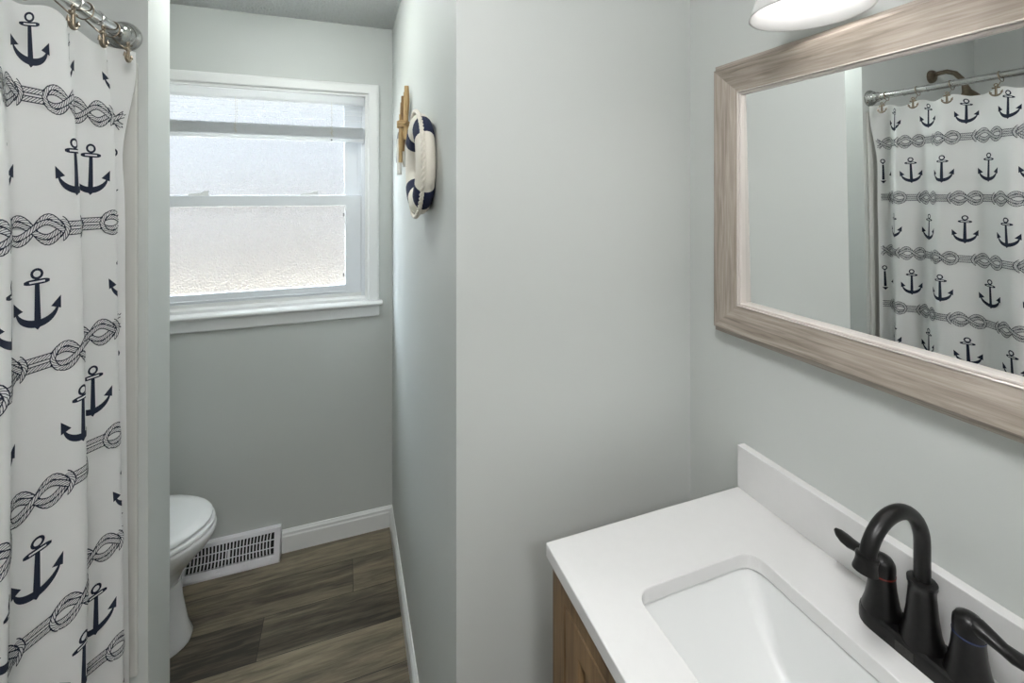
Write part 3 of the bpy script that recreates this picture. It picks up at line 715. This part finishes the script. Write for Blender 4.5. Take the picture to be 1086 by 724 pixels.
ct = thing('countertop', 'white quartz countertop with a sink cutout on the oak vanity', 'countertop', (0.59, 0.385, VZ))
KX0, KX1, KY0, KY1, KZ = 0.348, XM - 0.001, 0.008, 0.765, 0.999
HX0, HX1, HY0, HY1 = 0.440, 0.688, 0.150, 0.620
bm = B()
outer = [(KX0, KY0), (KX1, KY0), (KX1, KY1), (KX0, KY1)]; inner = rrect(HX0, HX1, HY0, HY1, 0.028, 8)
for z in (KZ, KZ - 0.026):
    ov = [bm.verts.new((x, y, z)) for x, y in outer]; iv = [bm.verts.new((x, y, z)) for x, y in inner]
    ed = [bm.edges.new((L[i], L[(i + 1) % len(L)])) for L in (ov, iv) for i in range(len(L))]
    bmesh.ops.triangle_fill(bm, use_beauty=True, use_dissolve=False, edges=ed)
    if z == KZ: o1, i1 = ov, iv
    else: o2, i2 = ov, iv
for A_, B_ in ((o1, o2), (i1, i2)):
    for i in range(len(A_)): bm.faces.new((A_[i], A_[(i + 1) % len(A_)], B_[(i + 1) % len(A_)], B_[i]))
obj('slab', bm, M['quartz'], ct, bevel=0.002)
bm = B(); box(bm, XM - 0.021, XM - 0.001, KY0, KY1, KZ + 0.0002, KZ + 0.092); bs = obj('backsplash', bm, M['quartz'], bevel=0.0015); bs['label'] = 'low white quartz backsplash strip standing against the wall behind the faucet'; bs['category'] = 'backsplash'

sk = thing('sink', 'white rectangular undermount basin in the countertop', 'sink', (0.564, 0.385, 0.85))
bm = B()
def srr(ex, ey, z, r): return [(x, y, z) for x, y in rrect(HX0 + ex, HX1 - ex, HY0 + ey, HY1 - ey, r, 8)]
bz = KZ - 0.0275
loft(bm, [srr(-0.02, -0.02, bz - 0.012, 0.045), srr(-0.02, -0.02, bz, 0.045), srr(-0.004, -0.004, bz, 0.030), srr(-0.002, -0.002, bz - 0.004, 0.029), srr(0.003, 0.010, bz - 0.026, 0.026), srr(0.014, 0.052, bz - 0.085, 0.020), srr(0.019, 0.070, bz - 0.104, 0.020), srr(0.027, 0.085, bz - 0.114, 0.022), srr(0.045, 0.110, bz - 0.121, 0.025), srr(0.095, 0.205, bz - 0.127, 0.012)], cap=(False, True))
obj('basin', bm, M['basin'], sk, smooth=True, auto=50)
bm = B(); lathe(bm, (0.564, 0.385, bz - 0.1268), [(0.024, 0), (0.024, 0.002), (0.019, 0.003), (0.017, 0.0015), (0.001, 0.0015)], 24); obj('drain', bm, M['black'], sk, smooth=True, auto=40)

# ------------------------------------------------------------------ faucet
FX, FY = 0.757, 0.397
fc = thing('faucet', 'matte black two handle gooseneck faucet behind the sink', 'faucet', (FX, FY, KZ))
def stad(hx, hy, z, n=10):   # long rounded plate outline
    P = []
    for cy, a0 in ((FY + hy - hx, 0), (FY - hy + hx, PI)):
        for i in range(n + 1):
            a = a0 + PI * i / n; P.append((FX + hx * math.cos(a), cy + hx * math.sin(a), z))
    return P
bm = B(); loft(bm, [stad(0.0275, 0.0785, KZ), stad(0.0275, 0.0785, KZ + 0.014), stad(0.026, 0.077, KZ + 0.019), stad(0.022, 0.073, KZ + 0.022)]); bp = obj('base_plate', bm, M['black'], fc, smooth=True, auto=35)
bm = B(); box(bm, FX - 0.0279, FX - 0.0270, FY - 0.004, FY + 0.018, KZ + 0.002, KZ + 0.015); obj('worn_patch', bm, M['black_worn'], bp, label='greyish worn patch on the front edge')
bm = B(); lathe(bm, (FX, FY, KZ + 0.018), [(0.026, 0), (0.0255, 0.004), (0.021, 0.020), (0.0175, 0.045), (0.0155, 0.072), (0.0155, 0.080), (0.017, 0.082), (0.017, 0.087), (0.0120, 0.089)], 32)
obj('spout_base', bm, M['black'], fc, smooth=True, auto=40)
R_ = 0.0585; zc = KZ + 0.155; cx = FX - R_
pts = [(FX, FY, KZ + 0.100), (FX, FY, KZ + 0.130)] + [(cx + R_ * math.cos(a), FY, zc + R_ * math.sin(a)) for a in [math.radians(166 * i / 22) for i in range(23)]]
bm = B(); tube(bm, pts, 0.0096, 20); sp_ = obj('spout', bm, M['black'], fc, smooth=True, auto=60)
a = math.radians(166); tip = Vector(pts[-1]); d_ = Vector((-math.sin(a), 0, math.cos(a))).normalized(); u_ = Vector((0, 1, 0)); v_ = d_.cross(u_)
bm = B(); loft(bm, [circle(tip + d_ * h, r, (u_, v_), 28) for r, h in ((0.0098, -0.004), (0.0128, -0.003), (0.0132, 0.0), (0.0122, 0.003), (0.0124, 0.008), (0.0142, 0.016), (0.0140, 0.018), (0.0112, 0.018), (0.0108, 0.013), (0.0001, 0.013))])
obj('aerator', bm, M['black'], sp_, smooth=True, auto=40)
for q, ring in ((1, 'red'), (-1, 'blue')):
    hy = FY + q * 0.0505
    bm = B(); lathe(bm, (FX, hy, KZ + 0.018), [(0.0255, 0), (0.0250, 0.004), (0.0210, 0.018), (0.0180, 0.036), (0.0165, 0.052), (0.0163, 0.0575)], 32)
    hb = obj('handle', bm, M['black'], fc, smooth=True, auto=40, label='%s-ringed handle body' % ring)
    bm = B(); lathe(bm, (FX, hy, KZ + 0.0752), [(0.0150, 0), (0.0168, 0.0002), (0.0168, 0.0020), (0.0150, 0.0022)], 32); obj('indicator_ring', bm, M[ring], hb, smooth=True, auto=40, label='thin %s ring' % ring)
    # domed cap drawn out into a swept paddle lever pointing outward
    bm = B(); lathe(bm, (FX, hy, KZ + 0.0773), [(0.0163, 0), (0.0165, 0.008), (0.0158, 0.016), (0.0125, 0.022), (0.006, 0.0255), (0.0005, 0.0265)], 32)
    path = [(0.000, 0.014, 0.0130, 0.0110), (0.010, 0.016, 0.0125, 0.0100), (0.020, 0.0145, 0.0110, 0.0080), (0.034, 0.0105, 0.0095, 0.0065), (0.044, 0.0095, 0.0115, 0.0068), (0.054, 0.0110, 0.0118, 0.0064), (0.063, 0.0135, 0.0090, 0.0052), (0.069, 0.0150, 0.0040, 0.0028)]
    loft(bm, [circle(Vector((FX, hy + q * t, KZ + 0.0773 + h)), w, (Vector((1, 0, 0)), Vector((0, 0, 1))), 18, th) for t, h, w, th in path])
    obj('lever', bm, M['black'], hb, smooth=True, auto=60)

# ------------------------------------------------------------------ mirror
MY1, MY0, MZ0, MZ1 = 0.834, -0.062, 1.324, 1.938
mr = thing('framed_mirror', 'large mirror in a weathered greige wood frame over the vanity', 'mirror', (XM, 0.388, MZ0))
# profile: (inset from outer edge, stand-off from wall)
MPROF = [(0.0, 0.0), (0.0, 0.014), (0.0148, 0.0275), (0.0152, 0.0335), (0.0172, 0.0345), (0.072, 0.024), (0.072, 0.0)]
def rail(prof, side):
    L = []
    for w, d in prof:
        x = XM - 0.0005 - d
        P = {'top': ((MY0 + w, MZ1 - w), (MY1 - w, MZ1 - w)), 'bottom': ((MY0 + w, MZ0 + w), (MY1 - w, MZ0 + w)),
             'near': ((MY0 + w, MZ0 + w), (MY0 + w, MZ1 - w)), 'far': ((MY1 - w, MZ0 + w), (MY1 - w, MZ1 - w))}[side]
        L.append([(x, P[0][0], P[0][1]), (x, P[1][0], P[1][1])])
    bm = B(); V = [[bm.verts.new(p) for p in e] for e in L]; n = len(V)
    for i in range(n): bm.faces.new((V[i][0], V[i][1], V[(i + 1) % n][1], V[(i + 1) % n][0]))
    bm.faces.new([v[0] for v in V]); bm.faces.new([v[1] for v in reversed(V)])
    return bm
for sd, mt in (('top', 'mframe_y'), ('bottom', 'mframe_y'), ('near', 'mframe_z'), ('far', 'mframe_z')): obj('frame_rail', rail(MPROF, sd), M[mt], mr)
LPROF = [(0.0722, 0.0), (0.0722, 0.0250), (0.0730, 0.0262), (0.0745, 0.0262), (0.0752, 0.0250), (0.0754, 0.0205), (0.0764, 0.0205), (0.0768, 0.0225), (0.0790, 0.0215), (0.0802, 0.018), (0.0802, 0.001)]
bm = B(); loft(bm, [[(XM - 0.0005 - d, y, z) for y, z in ((MY0 + w, MZ0 + w), (MY1 - w, MZ0 + w), (MY1 - w, MZ1 - w), (MY0 + w, MZ1 - w))] for w, d in LPROF]); obj('inner_lip', bm, M['lip'], mr)
g = 0.0802; tl_ = math.tan(math.radians(0.9)); zm = (MZ0 + MZ1) / 2
bm = B(); q0, q1 = [], []
for y, z in ((MY0 + g, MZ0 + g), (MY1 - g, MZ0 + g), (MY1 - g, MZ1 - g), (MY0 + g, MZ1 - g)):
    x = XM - 0.0105 - (z - zm) * tl_; q0.append((x, y, z)); q1.append((x + 0.003, y, z))
loft(bm, [q0, q1]); obj('glass', bm, M['mirror'], mr)

# ------------------------------------------------------------------ vanity light
vl = thing('vanity_light', 'wall lamp with frosted bell shades above the mirror', 'wall lamp', (XM, 0.385, 2.10))
bm = B(); prism(bm, rrect(0.385 - 0.23, 0.385 + 0.23, 2.075, 2.185, 0.02), 'YZ', XM - 0.022, XM - 0.0005); obj('back_plate', bm, M['chrome'], vl, bevel=0.004)
for sy in (0.530, 0.236):
    sx = 0.715; zr = 1.940
    bm = B(); tube(bm, [(XM - 0.02, sy, 2.13), (XM - 0.07, sy, 2.14), (sx + 0.01, sy, 2.125), (sx, sy, 2.095)], 0.008, 12); obj('arm', bm, M['chrome'], vl, smooth=True, auto=40)
    bm = B(); lathe(bm, (sx, sy, 2.045), [(0.020, 0.055), (0.024, 0.05), (0.026, 0.0), (0.020, -0.002)], 24); obj('socket', bm, M['chrome'], vl, smooth=True, auto=40)
    bm = B(); lathe(bm, (sx, sy, zr), [(0.0300, 0.110), (0.0340, 0.108), (0.050, 0.094), (0.066, 0.066), (0.077, 0.034), (0.0870, 0.004), (0.0885, 0.0), (0.0865, 0.001), (0.0745, 0.034), (0.0635, 0.065), (0.048, 0.091), (0.0325, 0.105), (0.0300, 0.106)], 48)
    shd = obj('shade', bm, M['shade'], vl, smooth=True)
    bm = B(); lathe(bm, (sx, sy, zr), [(0.012, 0.108), (0.013, 0.090), (0.020, 0.070), (0.029, 0.048), (0.031, 0.036), (0.028, 0.022), (0.018, 0.011), (0.0005, 0.007)], 28); obj('bulb', bm, M['bulb'], shd, smooth=True, label='glowing bulb')

# ------------------------------------------------------------------ wall decorations beside the window
lr = thing('life_ring', 'cream and navy decorative life ring with rope hung on the alcove wall', 'wall decor', (XA, 1.262, 1.68))
LC = Vector((XA - 0.0265, 1.262, 1.722)); LR, Lr = 0.103, 0.036
def tor(th, ph, R=LR, r=Lr, fl=0.70):
    """th round the ring (0 = towards the camera, 90 = up), ph round the tube (0 = outward, 90 = into the room)"""
    rad = R + r * math.cos(ph)
    return Vector((LC.x - r * fl * math.sin(ph), LC.y - rad * math.cos(th), LC.z + rad * math.sin(th)))
bm = B(); loft(bm, [[tor(2 * PI * i / 72, 2 * PI * j / 20) for j in range(20)] for i in range(72)], ring=True); obj('cushion', bm, M['canvas'], lr, smooth=True)
for c in (48, 132, 228, 312):
    bm = B(); loft(bm, [[tor(math.radians(c + (-14 + 28 * i / 8)), 2 * PI * j / 20, LR, Lr + (0.0020 if 0 < i < 8 else 0.0)) for j in range(20)] for i in range(9)], cap=(False, False)); obj('band', bm, M['navy_cloth'], lr, smooth=True, label='navy canvas band')
def twist(pts, r=0.0052):
    bm = B(); pts = [Vector(p) for p in pts]; N = len(pts)
    for s in range(2):
        P = []
        for i, p in enumerate(pts):
            d = (pts[min(N - 1, i + 1)] - pts[max(0, i - 1)]).normalized(); u, v = frame_of(d); a = i * 0.9 + PI * s
            P.append(p + (u * math.cos(a) + v * math.sin(a)) * r * 0.5)
        tube(bm, P, r * 0.72, 7)
    return bm
for a0, a1 in ((48, -48), (312, 228), (228, 132), (132, 48)):
    P = []
    for i in range(61):
        t = i / 60; th = math.radians(a0 + (a1 - a0) * t); P.append(tor(th, math.radians(24), LR, Lr + 0.0050 + 0.004 * math.sin(PI * t)))
    obj('rope', twist(P), M['rope'], lr, smooth=True)
bm = B(); tube(bm, [(LC.x - 0.004 - 0.006 * math.sin(a) , 1.300 + 0.022 * math.cos(a), 1.722 + LR + Lr - 0.004 + 0.014 * math.sin(a)) for a in [math.radians(-30 + 240 * i / 20) for i in range(21)]], 0.0028, 8); obj('hanging_loop', bm, M['rope'], lr, smooth=True)

dw = thing('driftwood_bundle', 'small bundle of driftwood sticks tied with twine on the wall beside the window', 'wall decor', (XA, 1.66, 1.86))
sticks = [(1.625, 0.016, 2.018, 1.830, 0.010, 'drift'), (1.645, 0.026, 1.985, 1.790, 0.009, 'drift_dark'), (1.668, 0.014, 2.005, 1.775, 0.010, 'drift'), (1.690, 0.024, 1.970, 1.800, 0.009, 'drift_dark'),
          (1.640, 0.036, 1.920, 1.750, 0.008, 'drift'), (1.655, 0.038, 1.835, 1.708, 0.010, 'drift_white'), (1.690, 0.036, 1.860, 1.752, 0.010, 'drift_grey'), (1.700, 0.014, 1.900, 1.745, 0.009, 'drift'), (1.655, 0.020, 1.955, 1.735, 0.008, 'drift_white')]
for k, (y, dx, zt, zb, r, mt) in enumerate(sticks):
    bm = B(); lean = 0.012 * math.sin(2.3 * k); P = []; RR = []
    for i in range(8):
        t = i / 7; zz = zt + (zb - zt) * t; gq = 0.30 * math.exp(-((zz - 1.885) / 0.05) ** 2); xx = XA - dx + 0.001 * math.sin(5 * t + k); y2 = y + lean * (t - 0.5) + 0.0015 * math.sin(7 * t + 2 * k); P.append((xx + (XA - 0.023 - xx) * gq, y2 + (1.66 - y2) * gq, zz)); RR.append(r * (0.78 + 0.22 * math.sin(PI * t) + 0.08 * math.sin(9 * t + k)))
    tube(bm, P, RR, 7); obj('stick', bm, M[mt], dw, smooth=True, auto=50, label={'drift_white': 'white painted stick', 'drift_grey': 'grey painted stick'}.get(mt))
bm = B()
for k in range(4):
    z = 1.876 + 0.006 * k
    tube(bm, [(XA - 0.0235 - 0.0200 * math.sin(a), 1.660 + 0.036 * math.cos(a), z + 0.002 * math.sin(a)) for a in [2 * PI * i / 24 for i in range(24)]], 0.0030, 8, closed=True)
obj('twine', bm, M['twine'], dw, smooth=True)

# ------------------------------------------------------------------ made-up ceiling fill lamps, out of view, that brighten room, hall and alcove
M['room_fill'] = mk_emit('room_fill_glow', (1.0, 1.0, 1.0, 1), ROOM_FILL)
M['alcove_fill'] = mk_emit('alcove_fill_glow', (0.95, 1.0, 0.975, 1), ALCOVE_FILL)
for label, lx, ly, k, mt in (('added round fill lamp on the unseen ceiling over the middle of the bathroom', 0.0, 0.10, 1.0, 'room_fill'), ('added round fill lamp on the unseen ceiling of the hall', 0.0, -1.0, 1.0, 'hall_fill'), ('added small round fill lamp, out of view, over the toilet alcove', -0.25, 1.59, 0.6, 'alcove_fill')):
    hl = thing('added_fill_lamp', label, 'added fill lamp', (lx, ly, ZC))
    bm = B(); lathe(bm, (lx, ly, ZC), [(0.19 * k, -0.0005), (0.19 * k, -0.02 * k), (0.17 * k, -0.025 * k)], 32); obj('base', bm, M['chrome'], hl, smooth=True, auto=40)
    bm = B(); lathe(bm, (lx, ly, ZC - 0.025 * k), [(0.17 * k, 0), (0.165 * k, -0.03 * k), (0.13 * k, -0.065 * k), (0.07 * k, -0.085 * k), (0.001, -0.09 * k)], 32); obj('dome', bm, M[mt], hl, smooth=True)
